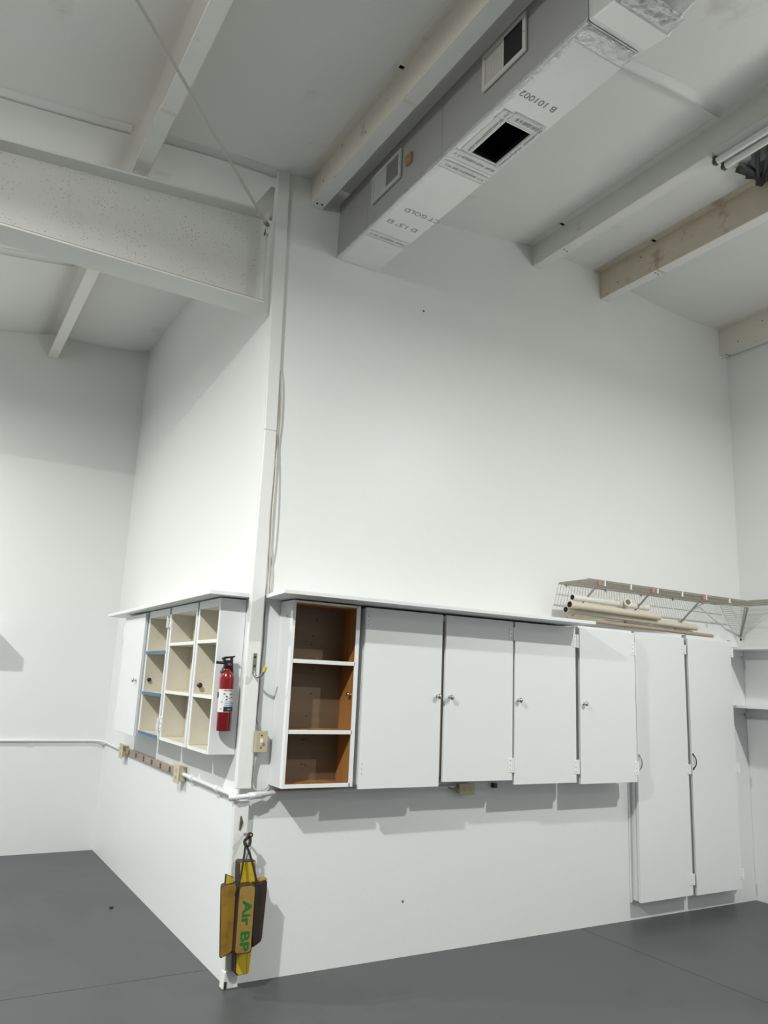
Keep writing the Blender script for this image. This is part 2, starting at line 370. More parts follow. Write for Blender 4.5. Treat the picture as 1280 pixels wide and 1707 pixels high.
def column():
    t = thing('corner_post', 'white painted steel post standing at the outer wall corner', 'post', (.02, -.03, 0))
    yf = -.042
    def q(za, zb, xa0, xa1, xb0, xb1, y0, y1):
        return MB().add([(xa0,y0,za),(xa1,y0,za),(xa1,y1,za),(xa0,y1,za),(xb0,y0,zb),(xb1,y0,zb),(xb1,y1,zb),(xb0,y1,zb)],
                        [(0,3,2,1),(4,5,6,7),(0,1,5,4),(1,2,6,5),(2,3,7,6),(3,0,4,7)])
    q(0, .872, -.018, .040, -.036, .046, yf, -.001).build('lower_post', 'post', t, .006)
    q(.930, 2.872, -.034, .050, -.030, .042, yf, -.001).build('middle_post', 'post', t, .006)
    q(2.876, 4.54, -.026, .046, -.070, .008, yf+.012, -.001).build('upper_post', 'post', t, .004)
    q(0, .08, -.030, .052, -.022, .044, yf-.010, -.001).build('base_flange', 'post', t, .006)
    # slot scar with flaking paint below the conduit
    MB().tube([(.004, yf-.001, .800), (.008, yf-.002, .768), (.002, yf-.001, .732)], [.003, .009, .004], 8).build('slot', 'ivory_dark', t)
    MB().box(-.022, -.008, yf-.011, yf-.008, .004, .035).build('paint_chip', 'dark', t)
column()
def tie_rod():
    t = thing('tie_rod', 'thin diagonal brace rod crossing in front of the ceiling', 'brace rod', (-.10, -.01, 4.15))
    a = Vector((-.104, .0, 4.152)); b = Vector((-1.18, -1.297, 4.06)); d = b-a
    MB().tube([a+d*(.0), a+d*2.0], .0075, 8).build('rod', 'rod', t)
    MB().tube([a-d*.005, a+d*.02], .013, 8).build('nut', 'steel', t)
    MB().box(-.118, -.085, .0, .03, 4.10, 4.17).build('bracket', 'beam_edge', t, .002)
    MB().box(-.115, -.109, .0, .004, 4.08, 4.12).build('bracket_gap', 'dark', t)
tie_rod()
# corner trim, and a gap's shade painted as a dark strip by the post
struct(MB().box(-.010, -.0005, .004, .040, 1.95, 3.66).build('trim_3', 'trim', None, .001))
struct(MB().prism([(.0465, 2.88), (.0485, 2.88), (.0125, 4.5), (.0105, 4.5)], 'y', -.006, .0).build('gap_shade_strip', 'dark'))

# ------------------------------------------------------------------ air duct
def duct():
    X0, X1, Z0, Z1 = .375, .663, 4.094, 4.472
    Y0, Y1 = -.002, -5.2
    t = thing('air_duct', 'long foil faced rectangular air duct hung under the roof', 'duct', (.52, -.002, Z0))
    th = .025
    hx0, hx1, hy0, hy1 = .466, .620, -1.537, -1.272
    cuts = [Y0, -.376, -1.14, -2.16]
    for a, b in zip(cuts[:-1], cuts[1:]):
        MB().box(X0, X0+th, b+.001, a-.001, Z0+th, Z1).build('side_panel', 'foil_shade', t)
        MB().box(X0-.0006, X0, b+.001, a-.001, Z0-.002, Z0+th+.001).build('panel_edge', 'foil_shade', t)
        MB().box(X1-th, X1, b+.001, a-.001, Z0+th, Z1).build('side_panel', 'foil_shade', t)
        MB().box(X0+th, X1-th, b+.001, a-.001, Z1-th, Z1).build('top_panel', 'foil_shade', t)
        if b < hy1 and a > hy0 and a < -1.0:
            mb = MB().box(X0, hx0, b+.001, a-.001, Z0-.002, Z0+th).box(hx1, X1, b+.001, a-.001, Z0-.002, Z0+th)
            mb.box(hx0, hx1, b+.001, hy0, Z0-.002, Z0+th).box(hx0, hx1, hy1, a-.001, Z0-.002, Z0+th)
            mb.build('bottom_panel', 'foil', t)
        else:
            MB().box(X0, X1, b+.001, a-.001, Z0-.002, Z0+th).build('bottom_panel', 'foil', t)
    # near black inner faces of the open section
    MB().box(X0+th, X0+th+.003, -2.15, -1.15, Z0+th, Z1-th).box(X1-th-.003, X1-th, -2.15, -1.15, Z0+th, Z1-th).box(X0+th, X1-th, -2.15, -1.15, Z1-th-.003, Z1-th).build('inner_faces', 'void', t)
    MB().box(hx0, hx0+.0015, hy0, hy1, Z0+.004, Z0+th).box(hx1-.0015, hx1, hy0, hy1, Z0+.004, Z0+th).box(hx0, hx1, hy0, hy0+.0015, Z0+.004, Z0+th).box(hx0, hx1, hy1-.0015, hy1, Z0+.004, Z0+th).build('opening_rim', 'tornblack', t)
    # folded offset beyond the last seam: the duct steps down and swells
    n = 8
    def ring(y, x0, x1, z0, z1): return [(x0, y, z0), (x1, y, z0), (x1, y, z1), (x0, y, z1)]
    rings = [ring(-2.162, X0, X1, Z0, Z1), ring(-2.19, X0-.006, X1+.006, Z0-.012, Z1), ring(-2.30, X0-.010, X1+.012, Z0-.030, Z1), ring(-2.36, X0+.004, X1+.002, Z0-.004, Z1), ring(-2.42, X0, X1, Z0+.010, Z1), ring(Y1, X0, X1, Z0+.05, Z1+.02)]
    mb = MB(); vs = [p for r in rings for p in r]; fs = []
    for i in range(len(rings)-1):
        for k in range(4): fs.append((i*4+k, i*4+(k+1) % 4, (i+1)*4+(k+1) % 4, (i+1)*4+k))
    fs.append((len(vs)-4, len(vs)-3, len(vs)-2, len(vs)-1))
    mb.add(vs, fs).build('duct_offset', 'foil', t, .01, 3)
    # foil tape strips (wrinkled thin sheets)
    def tape(x0, x1, y0, y1, m='foiltape', z=Z0-.0035, amp=.0022):
        nx = max(2, int(abs(x1-x0)/.012)); ny = max(2, int(abs(y1-y0)/.012)); rnd = random.Random(int(x0*1000+y0*77))
        vs = [(x0+(x1-x0)*i/nx, y0+(y1-y0)*j/ny, z-amp*rnd.random()) for i in range(nx+1) for j in range(ny+1)]
        fs = [(i*(ny+1)+j, (i+1)*(ny+1)+j, (i+1)*(ny+1)+j+1, i*(ny+1)+j+1) for i in range(nx) for j in range(ny)]
        mb = MB(); mb.add(vs, fs, True); o = mb.build('foil_tape', m, t)
        s = o.modifiers.new('thick', 'SOLIDIFY'); s.thickness = .0006; s.offset = -1
        return o
    tape(X0+.004, X1-.004, -.335, -.400)
    tape(X0+.004, X1-.004, -1.10, -1.165, 'printtape')
    tape(X0+.004, X1-.004, -1.185, -1.262, 'printtape')
    tape(X0+.030, hx0-.004, -1.262, -1.60, 'printtape')
    tape(hx1+.003, X1-.004, -1.262, -1.60, 'printtape')
    tape(hx0-.004, hx1+.03, -1.545, -1.615, 'printtape')
    tape(X0+.004, X1-.004, -2.06, -2.15, amp=.006)
    tape(X0+.012, X1-.010, -2.31, -2.40, z=Z0-.030, amp=.010)
    # wrinkled foil wrapped around the lower left edge
    rnd0 = random.Random(21); n = 170; q = []
    for i in range(n+1):
        y = -.004-2.15*i/n; k = .004*rnd0.random(); w = .012+.010*rnd0.random()+(.010 if y < -1.0 else 0)
        q += [(X0-.0012, y, Z0+w*.8), (X0-.002-k*.5, y, Z0+.003-k), (X0-.001, y, Z0-.004-k*.6), (X0+w, y, Z0-.0036)]
    mb = MB(); mb.add(q, [(i*4+c, i*4+4+c, i*4+5+c, i*4+1+c) for i in range(n) for c in range(3)], True); mb.build('edge_foil', 'foiltape', t)
    # dark joint lines between bottom panels
    # small print along the tapes (rows of tiny strokes)
    rnd = random.Random(3)
    def print_row(x0, y0, x1, y1, h, n):
        mb = MB(); d = Vector((x1-x0, y1-y0, 0)); l = d.length; d.normalize(); w = Vector((-d.y, d.x, 0))
        for i in range(n):
            if rnd.random() < .14: continue
            c = Vector((x0, y0, Z0-.0066))+d*(l*(i+.5)/n); a = d*(l/n*.32)
            k = rnd.choice((0, 1, 2, 3))
            hh = w*h/2
            def q(p, e1, e2): mb.add([p-e1-e2, p+e1-e2, p+e1+e2, p-e1+e2], [(0, 1, 2, 3)])
            e = d*.0011; 
            if k != 1: q(c-a, e, hh)
            if k != 2: q(c+a, e, hh)
            if k in (0, 1): q(c+hh, a, w*.0011)
            if k in (1, 2, 3): q(c, a, w*.0011)
            if k in (0, 2): q(c-hh, a, w*.0011)
        mb.build('tape_print', 'inkgrey', t)
    print_row(.440, -1.275, .440, -1.59, .014, 22)
    print_row(.640, -1.275, .640, -1.59, .012, 22)
    print_row(.480, -1.580, .625, -1.580, .022, 14)
    print_row(.395, -1.225, .645, -1.225, .014, 22)
    print_row(.395, -1.133, .645, -1.133, .014, 22)
    print_row(.400, -.368, .640, -.368, .010, 20)
    # stencilled lettering on the underside (reads towards -x)
    for body, cx, cy, size, sx in (('D 1.5" EI', .522, -.540, .050, 1.12), ('CT GOLD', .562, -.686, .050, 1.08), ('B 101002', .503, -1.722, .050, 1.10)):
        mb = text_mb(body, size, .0002); mb.xf(Matrix.Diagonal((sx, 1, 1, 1)))
        for q in letters(mb):
            q.xf(frame_of((-1, 0, 0), (0, 1, 0), (cx, cy, Z0-.0026))); q.build('letter', 'inkgrey', t)
    # supply registers on the left side
    def vent(y0, y1, z0, z1, dark, m):
        w = abs(y1-y0); x = X0; ya, yb = max(y0, y1), min(y0, y1)
        fr = .022
        mb = MB()
        for (a, b, c, d) in ((ya, yb, z0, z0+fr), (ya, yb, z1-fr, z1), (ya, ya-fr, z0+fr, z1-fr), (yb+fr, yb, z0+fr, z1-fr)):
            mb.box(x-.016, x-.004, a, b, c, d)
        ym = (ya+yb)/2
        mb.box(x-.014, x-.004, ym+.004, ym-.004, z0+fr, z1-fr)
        v = mb.build('register', m, t, .002)
        MB().box(x-.006, x-.003, ya-.003, yb+.003, z0+.003, z1-.003).build('recess', 'ventback', v)
        n = 11
        for i in range(n):
            yy = ya-fr-(ya-fr-ym-.004)*(i+.5)/n
            mbx = MB().box(-.0036, .0036, -.0012, .0012, z0+fr, z1-fr)
            mbx.xf(Matrix.Translation((x-.011, yy, 0)) @ Matrix.Rotation(math.radians(-55), 4, 'Z')); mbx.build('louver', m, v)
        for i in range(n):
            yy = ym-.004-(ym-.004-yb-fr)*(i+.5)/n
            mbx = MB().box(-.0055, .0055, -.0009, .0009, z0+fr, z1-fr)
            mbx.xf(Matrix.Translation((x-.011, yy, 0)) @ Matrix.Rotation(math.radians(-38), 4, 'Z')); mbx.build('louver', 'ventback' if dark else 'inkgrey', v)
        for i in range(7):
            zz = z0+fr+(z1-z0-2*fr)*(i+.5)/7
            MB().box(x-.0075, x-.0060, ym-.004, yb+fr, zz-.0012, zz+.0012).build('damper_bar', 'trim' if dark else 'inkgrey', v)
        MB().box(x-.0165, x-.0155, yb+.012, yb+.007, (z0+z1)/2-.004, (z0+z1)/2+.004).build('screw', 'steel', v)
    vent(-.440, -.757, 4.222, 4.402, False, 'ventgrey')
    vent(-1.487, -1.797, 4.236, 4.438, True, 'vent')
    MB().box(X0-.016, X0, -.812, -.866, 4.252, 4.312).build('wood_block', 'ply', t, .001)
duct()

# ------------------------------------------------------------------ fluorescent fixture and torn sheet
def fixture():
    t = thing('fluorescent_fixture', 'unlit twin tube fluorescent strip fixture at the upper right', 'light fixture', (2.03, -1.55, 4.56))
    y0, y1 = -1.55, -2.79
    MB().prism([(1.955, 4.562), (2.105, 4.562), (2.105, 4.548), (2.055, 4.518), (2.000, 4.518), (1.955, 4.548)], 'y', y0, y1).build('housing', 'fixture', t, .002)
    for x in (1.990, 2.066):
        MB().tube([(x, y0-.018, 4.500), (x, y1+.018, 4.500)], .019, 14).build('tube', 'tube', t)
        for y in (y0-.006, y1+.006):
            MB().box(x-.016, x+.016, y-.010, y+.010, 4.482, 4.530).build('lamp_holder', 'ivory_dark', t, .003)
            MB().lathe([(0, .01), (.014, .01), (.017, .006), (.017, 0)], (x, y+(.006 if y > -2 else -.006), 4.5), (0, 1 if y > -2 else -1, 0), 10).build('end_cap', 'steel', t)
    MB().box(1.955, 2.105, y0-.008, y0+.012, 4.528, 4.556).build('end_bracket', 'fixture', t, .003)
fixture()
def torn():
    t = thing('torn_sheeting', 'torn dark gap in the ceiling sheet beside the fluorescent fixture', 'torn sheet', (2.45, -1.7, 4.66))
    rnd = random.Random(11)
    n, m = 14, 10
    def P(i, j):
        u, v = i/n, j/m
        x = 2.30+.33*u; y = -1.42-.50*v-.02*math.sin(u*9)-.12*(1-u)*(1-v)
        return (x, y, roof(x)-.046-.018*math.sin(u*16+v*3)*math.sin(v*3.1)-.01*rnd.random())
    vs = [P(i, j) for i in range(n+1) for j in range(m+1)]
    fs = [(i*(m+1)+j, (i+1)*(m+1)+j, (i+1)*(m+1)+j+1, i*(m+1)+j+1) for i in range(n) for j in range(m)]
    MB().add(vs, fs, True).build('dark_backing', 'torngrey', t)
    for k in range(6):
        a = Vector((2.30+.05*k, -1.62-.05*k, roof(2.4)-.055)); b = Vector((2.60, -1.42-.03*k, roof(2.6)-.075))
        d = (b-a); w = Vector((-d.y, d.x, 0)).normalized()*.012
        mb = MB(); q = []
        for s in range(7):
            p = a+d*(s/6)+Vector((0, 0, -.012*math.sin(s*1.9+k)))
            q += [p-w, p+Vector((0, 0, -.012)), p+w]
        mb.add(q, [(s*3+c, s*3+3+c, s*3+4+c, s*3+1+c) for s in range(6) for c in range(2)], True)
        mb.build('fold', 'tornblack', t)
    mb = MB(); q = []
    for s in range(9):
        x = 2.36+.27*s/8; q += [(x, -1.40-.02*math.sin(s*2.2), roof(x)-.05), (x, -1.44-.02*math.sin(s*1.3), roof(x)-.085), (x, -1.47, roof(x)-.06)]
    mb.add(q, [(s*3+c, s*3+3+c, s*3+4+c, s*3+1+c) for s in range(8) for c in range(2)], True); mb.build('ragged_edge', 'tornblack', t)
torn()

# ------------------------------------------------------------------ cupboards on the side wall
def knob(parent, org, axis, m='chrome', k=1.):
    MB().lathe([(.011*k, 0), (.010*k, .003*k), (.006*k, .006*k), (.0055*k, .014*k), (.013*k, .019*k), (.0155*k, .025*k), (.013*k, .031*k), (.006*k, .034*k), (0, .0345*k)], org, axis, 16).build('knob', m, parent)
def cubby(y0, y1, shelves, label, taped=False, rknob=None):
    t = thing('cubby_cabinet', label, 'cabinet', (0, (y0+y1)/2, 1.087), 'open cubby cabinets on the side wall')
    X, z0, z1, th = -.150, 1.087, 1.915, .019
    MB().box(X, -.002, y0, y0+th, z0, z1).build('side', 'white', t, .0015)
    MB().box(X, -.002, y1-th, y1, z0, z1).build('side', 'white', t, .0015)
    # cream painted inner faces
    MB().box(X+.004, -.010, y0+th, y0+th+.002, z0+.02, z1-.02).build('inner_face', 'cream', t)
    MB().box(X+.004, -.010, y1-th-.002, y1-th, z0+.02, z1-.02).build('inner_face', 'cream', t)
    MB().box(-.010, -.002, y0+th, y1-th, z0, z1).build('back', 'cream', t)
    MB().box(X, -.010, y0+th, y1-th, z1-.045, z1).build('top', 'white', t, .001)
    for z in [z0]+list(shelves):
        s = MB().box(X+.001, -.010, y0+th, y1-th, z, z+.019).build('shelf', 'cream', t)
        MB().box(X-.0015, X+.0005, y0+th, y1-th, z, z+.019).build('shelf_edge', 'cream_edge', s)
        if taped:
            MB().box(X-.003, X-.0016, y0+th*.6, y1-th*.6, z+.001, z+.020).build('blue_tape', 'tape', s)
    if rknob:
        knob(t, (X+rknob[0], y1-th-.002, rknob[1]), (0, -1, 0), 'black', .95)
    return t
c1 = cubby(.105, .478, (1.372, 1.672), 'open cream cubby cabinet beside the fire extinguisher', rknob=(.03, 1.437))
c2 = cubby(.508, 1.052, (1.372, 1.668), 'wide middle open cubby cabinet with leftover hinges on its edge')
c3 = cubby(1.095, 1.602, (1.347, 1.620), 'open cubby cabinet with blue tape on its shelf edges', True, (.03, 1.447))
for z in (1.83, 1.185):
    h = MB().box(-.1545, -.150, 1.034, 1.066, z-.042, z+.042).build('hinge', 'clip', c2, .001)
    MB().box(-.170, -.1545, 1.078, 1.084, z-.045, z+.030).build('hinge_leaf', 'clip', h, .001)
    for dz in (-.03, 0, .03):
        MB().lathe([(0, .001), (.004, .001), (.004, 0)], (-.1545, 1.047, z+dz), (-1, 0, 0), 8).build('screw', 'hole', h)
for y, z in ((.40, 1.57), (.395, 1.545), (.385, 1.535)):
    MB().lathe([(0, .001), (.006, .001), (.006, 0)], (-.0125+.002, y-.1, z), (-1, 0, 0), 8).build('nail_hole', 'hole', c1)
def left_closed():
    t = thing('wall_cabinet', 'closed narrow white cabinet at the far end of the side wall row', 'cabinet', (0, 1.95, 1.06))
    MB().box(-.148, -.002, 1.650, 2.235, 1.085, 1.915).build('body', 'white', t, .0015)
    d = MB().box(-.170, -.1495, 1.640, 2.245, 1.062, 1.905).build('door', 'white', t, .002)
    knob(d, (-.170, 1.715, 1.438), (-1, 0, 0), 'chrome', .95)
    for z in (1.80, 1.17):
        MB().box(-.173, -.170, 2.205, 2.250, z-.04, z+.04).build('hinge', 'clip', d, .001)
left_closed()
# overhanging top board
sb = MB().prism([(0, .015), (-.245, .02), (-.235, 2.60), (0, 2.60)], 'z', 1.922, 1.944).build('shelf_board', 'white_plain', None, .002)
tag(sb, 'long white top board over the open cubbies on the side wall', 'shelf')

# ------------------------------------------------------------------ cupboards on the large wall
def open_cabinet():
    t = thing('open_cabinet', 'open wall cabinet with brown wood interior next to the corner post', 'cabinet', (.365, 0, .944))
    x0, x1, y, z0, z1, th = .158, .572, -.175, .944, 1.912, .019
    MB().box(x0, x0+th, y+.004, -.002, z0, z1).build('side', 'white', t, .0015)
    MB().box(x1-th, x1, y+.004, -.002, z0, z1).build('side', 'white', t, .0015)
    MB().box(x0+th, x0+th+.002, y+.006, -.012, z0+.02, z1-.01).build('side_lining', 'pine', t)
    MB().box(x1-th-.002, x1-th, y+.006, -.012, z0+.02, z1-.01).build('side_lining', 'pine', t)
    MB().box(x0+th, x1-th, -.012, -.002, z0, 1.702).build('back', 'brown', t, .001)
    MB().box(x0+th, x1-th, -.012, -.002, 1.705, z1).build('back', 'brown', t, .001)
    MB().box(x0+th, x1-th, y+.004, -.012, z1-.02, z1).build('top', 'pine', t)
    MB().box(x0+th, x1-th, y+.004, -.012, z0, z0+.018).build('bottom', 'pine', t)
    for z in (1.215, 1.580):
        s = MB().box(x0+th, x1-th, y+.006, -.012, z, z+.021).build('shelf', 'pine', t)
        MB().box(x0+th, x1-th, y, y+.006, z, z+.021).build('shelf_edge', 'cream_edge', s, .001)
    f = .017
    MB().box(x0-.001, x0+f, y, y+.006, z0, z1).box(x1-f-.008, x1, y, y+.006, z0, z1).box(x0+f, x1-f, y, y+.006, z0, z0+.020).box(x0+f, x1-f, y, y+.006, z1-.012, z1).build('face_frame', 'white_plain', t, .001)
    for (x, z) in ((.38, 1.83), (.365, 1.735), (.355, 1.69), (.37, 1.42), (.35, 1.30), (.355, 1.175), (.34, 1.175), (.365, 1.04), (.34, 1.045), (.375, 1.555)):
        MB().lathe([(0, .001), (.0045, .001), (.0045, 0)], (x, -.012, z), (0, -1, 0), 8).build('screw', 'hole', t)
    knob(t, (x1-th-.002, -.145, 1.425), (-1, 0, 0), 'chrome', .8)
    MB().tube([(x0-.001, -.10, 1.827), (x0-.016, -.115, 1.830)], .0025, 6).build('nail', 'steel', t)
open_cabinet()
def hinge(parent, x, y, z, h=.085, side=1):
    a = MB().box(x-.030 if side > 0 else x, x if side > 0 else x+.030, y-.0028, y, z-h/2, z+h/2).build('hinge', 'clip', parent, .001)
    MB().tube([(x+side*.006, y-.003, z-h/2-.002), (x+side*.006, y-.003, z+h/2+.002)], .0055, 8).build('hinge_pin', 'clip', a)
    MB().box(x+side*.006-.004, x+side*.006+.012*side+.004, y-.001, y+.010, z-h/2, z+h/2).build('hinge_leaf', 'clip', a)
    for dz in (-h*.33, 0, h*.33):
        MB().lathe([(0, .0008), (.0032, .0008), (.0032, 0)], (x-side*.015, y-.0028, z+dz), (0, -1, 0), 8).build('screw', 'inkgrey', a)
def door(t, x0, x1, z0, z1, yf, skew=0., yaw=0.):
    mb = MB().prism([(x0, z0), (x1, z0+skew), (x1, z1), (x0, z1)], 'y', yf, yf+.019)
    if yaw:
        px, py = (x1, yf+.019) if yaw < 0 else (x0, yf+.019)
        mb.xf(Matrix.Translation((px, py, 0)) @ Matrix.Rotation(yaw, 4, 'Z') @ Matrix.Translation((-px, -py, 0)))
    return mb.build('door', 'white', t, .0015)
def cabinet(name, label, x0, x1, z0, z1, ydepth, group):
    t = thing(name, label, 'cabinet', ((x0+x1)/2, 0, z0), group)
    th = .019
    MB().box(x0, x0+th, ydepth+.006, -.002, z0, z1).build('side', 'white', t, .0015)
    MB().box(x1-th, x1, ydepth+.006, -.002, z0, z1).build('side', 'white', t, .0015)
    MB().box(x0+th, x1-th, ydepth+.006, -.002, z1-th, z1).build('top', 'white', t)
    MB().box(x0+th, x1-th, ydepth+.006, -.002, z0, z0+th).build('bottom', 'white', t)
    MB().box(x0+th, x1-th, -.010, -.002, z0+th, z1-th).build('back', 'brown', t)
    MB().box(x0+.001, x0+.030, ydepth, ydepth+.006, z0, z1-.034).box(x1-.030, x1-.001, ydepth, ydepth+.006, z0, z1-.034).box(x0+.030, x1-.030, ydepth, ydepth+.006, z0, z0+.03).build('face_frame', 'raw', t)
    MB().box(x0, x1, ydepth-.001, ydepth+.006, z1-.034, z1).build('top_rail', 'white', t)
    return t
G = 'white cabinets on the large wall'
ca = cabinet('wall_cabinet', 'wide two door white wall cabinet next to the open brown one', .606, 1.668, .950, 1.905, -.163, G)
MB().box(1.110, 1.165, -.163, -.150, .97, 1.88).build('center_stile', 'raw', ca)
d = door(ca, .602, 1.127, .931, 1.908, -.187); knob(d, (1.100, -.187, 1.432), (0, -1, 0))
for z in (1.835, 1.035): 
    for dz in (-.025, 0, .025): MB().lathe([(0, .0006), (.003, .0006), (.003, 0)], (.617, -.187, z+dz), (0, -1, 0), 8).build('screw', 'inkgrey', d)
d = door(ca, 1.154, 1.668, .955, 1.908, -.187, -.003); knob(d, (1.189, -.187, 1.430), (0, -1, 0))
hinge(d, 1.664, -.187, 1.832, .078); hinge(d, 1.664, -.187, 1.040, .082)
cb = cabinet('wall_cabinet', 'single door white wall cabinet in the middle of the row, knob at left', 1.695, 2.205, .945, 1.905, -.163, G)
d = door(cb, 1.684, 2.198, .926, 1.908, -.187); knob(d, (1.712, -.187, 1.426), (0, -1, 0))
hinge(d, 2.205, -.187, 1.820, .086); hinge(d, 2.205, -.187, 1.022, .086)
cc = cabinet('wall_cabinet', 'single door white wall cabinet adjoining the tall cabinets, under the wire shelf', 2.245, 2.752, .945, 1.925, -.163, G)
d = door(cc, 2.236, 2.756, .915, 1.910, -.187); knob(d, (2.268, -.187, 1.418), (0, -1, 0))
hinge(d, 2.750, -.187, 1.800, .086); hinge(d, 2.756, -.187, 1.005, .086)
def handle(d, x, yf, z, h=.088, m='chrome', bow=.022):
    pts = []
    for i in range(9):
        a = math.pi*i/8; pts.append((x+.006*math.sin(a), yf-bow*math.sin(a), z-h/2*math.cos(a)))
    o = MB().tube(pts, [.0035]+[.0042]*7+[.0035], 8).build('handle', m, d)
    for s in (-1, 1): MB().lathe([(0, .004), (.008, .003), (.009, 0)], (x, yf, z+s*(h/2+.006)), (0, -1, 0), 10).build('handle_foot', m, o)
cd = cabinet('tall_cabinet', 'tall shallow white cabinet reaching nearly to the floor, left of the tall pair', 2.876, 3.388, .130, 1.945, -.078, G)
MB().box(2.860, 2.875, -.018, -.002, .115, .90).build('cleat', 'white_plain', cd, .001)
MB().box(2.870, 2.876, -.060, -.048, .135, .90).build('cleat', 'white_plain', cd, .001)
d = door(cd, 2.859, 3.387, .130, 1.921, -.099, .003); handle(d, 2.872, -.099, 1.030)
hinge(d, 3.384, -.099, 1.834, .066); hinge(d, 3.392, -.099, .978, .066); hinge(d, 3.386, -.099, .236, .070)
ce2 = cabinet('tall_cabinet', 'tall shallow white cabinet with black handle beside the right wall', 3.440, 3.925, .125, 1.945, -.078, G)
d = door(ce2, 3.428, 3.932, .127, 1.920, -.099); handle(d, 3.440, -.099, 1.030, m='black')
hinge(d, 3.940, -.099, 1.842, .072); hinge(d, 3.950, -.099, .978, .06); hinge(d, 3.938, -.099, .232, .07)
sbB = MB().prism([(.066, -.002), (.052, -.045), (.012, -.378), (2.195, -.378), (2.195, -.002)], 'z', 1.920, 1.941).build('shelf_board', 'white_plain', None, .002)
tag(sbB, 'long white top board overhanging the doors on the large wall', 'shelf')
# narrow pale lip that continues past the board end
pk = MB().tube([(.410, -.20, 1.9465), (.452, -.21, 1.9475)], [.003, .0055], 8).build('peg', 'black', None)
tag(pk, 'small black peg lying on the top board over the open brown cabinet', 'peg')
struct(MB().box(2.24, 4.06, -.012, -.0005, 1.946, 1.985).build('trim_2', 'wall'), 'white cleat along the wall above the tall cabinets')

# ------------------------------------------------------------------ shelves on the right wall
for z, lab in ((1.868, 'upper white shelf board on the right wall, beside the tall cabinets'), (1.421, 'lower white shelf board on the right wall, beside the tall cabinets')):
    t = thing('wall_shelf', lab, 'shelf', (4.11, -1.0, z), 'shelves on the right wall')
    MB().box(4.0, 4.2235, -2.2, -.002, z, z+.020).build('board', 'white_plain', t, .002)
    MB().box(4.206, 4.2235, -2.2, -.006, z-.062, z).build('back_cleat', 'white_plain', t, .001)
    MB().box(4.02, 4.206, -.020, -.002, z-.040, z).build('end_cleat', 'white_plain', t, .001)

# ------------------------------------------------------------------ wire shelving
def wire_shelf(x0, x1, yb, yf, z_b, z_f, braces, label, along='x'):
    """deck whose wires run front to back; local frame: u along, v outward"""
    t = thing('wire_shelf', label, 'wire shelf', (((x0+x1)/2, 0, 1.97) if along == 'x' else (XR, (x0+x1)/2, 1.97)), 'wire shelves above the tall cabinets')
    def P(u, v, z): return (u, v, z) if along == 'x' else (XR+v, u, z)
    mb = MB(); n = int(abs(x1-x0)/.0255)
    for i in range(n+1):
        u = x0+(x1-x0)*i/n
        mb.tube([P(u, yb, z_b), P(u, yf, z_f)], .0027, 5)
    o = mb.build('deck_wires', 'wire', t); o['kind'] = 'stuff'
    for v, z, r in ((yb, z_b-.004, .0034), ((yb+yf)/2, (z_b+z_f)/2-.005, .0034), (yf+.004, z_f-.004, .0034), (yf, z_f+.004, .0036)):
        MB().tube([P(x0-.004, v, z), P(x1+.004, v, z)], r, 6).build('long_rod', 'wire', t)
    for u in braces:
        b = MB().tube([P(u, yf+.012, z_f-.020), P(u, -.006, 1.992)], .0068, 8).build('brace', 'wire', t)
        MB().box(*sorted((P(u, 0, 0)[0]-.008, P(u, 0, 0)[0]+.008)), P(u, 0, 0)[1]-.010, P(u, 0, 0)[1]-.001, 1.955, 2.000).build('brace_foot', 'clip', b) if along == 'x' else None
        MB().lathe([(0, .004), (.006, .003), (.006, 0)], P(u, -.011, 1.968), (0, -1, 0) if along == 'x' else (-1, 0, 0), 8).build('screw', 'hole', b)
        MB().box(*sorted((P(u-.012, yf, 0)[0], P(u+.012, yf, 0)[0])), *sorted((P(u, yf-.006, 0)[1], P(u, yf+.014, 0)[1])), z_f-.030, z_f-.004).build('brace_clip', 'clipred', b, .002) if along == 'x' else None
    return t, P
ws, P = wire_shelf(2.232, 3.925, -.004, -.278, 2.228, 2.228, (2.333, 2.856, 3.405), 'long wire shelf on braces above the tall cabinets')
for u in (2.385, 2.635, 2.905, 3.165, 3.43, 3.70):
    MB().box(u-.005, u+.005, -.283, -.274, 2.196, 2.232).build('white_clip', 'clip', ws, .001)
for u in (2.30, 2.68, 3.05, 3.40, 3.75):
    MB().box(u-.008, u+.008, -.016, -.001, 2.212, 2.232).build('wall_clip', 'wire', ws, .001)
ws2, P2 = wire_shelf(-.002, -1.9, -.004, -.278, 2.240, 2.232, (), 'second wire shelf, running along the right wall', along='y')
MB().tube([(3.93, -.270, 2.19), (4.205, -.006, 1.985)], .0075, 8).build('corner_brace', 'wire', ws2)
MB().tube([(3.905, -.265, 2.19), (4.190, -.006, 1.985)], .0045, 8).build('corner_brace', 'wire', ws2)
MB().lathe([(0, .006), (.010, .005), (.010, 0)], (4.205, -.0005, 1.962), (0, -1, 0), 10).build('screw', 'hole', ws2)
MB().tube([(3.62, -.02, 2.17), (3.70, -.05, 2.21), (3.80, -.16, 2.20), (3.92, -.27, 2.19)], .004, 6).build('tie_wire', 'wire', ws2)

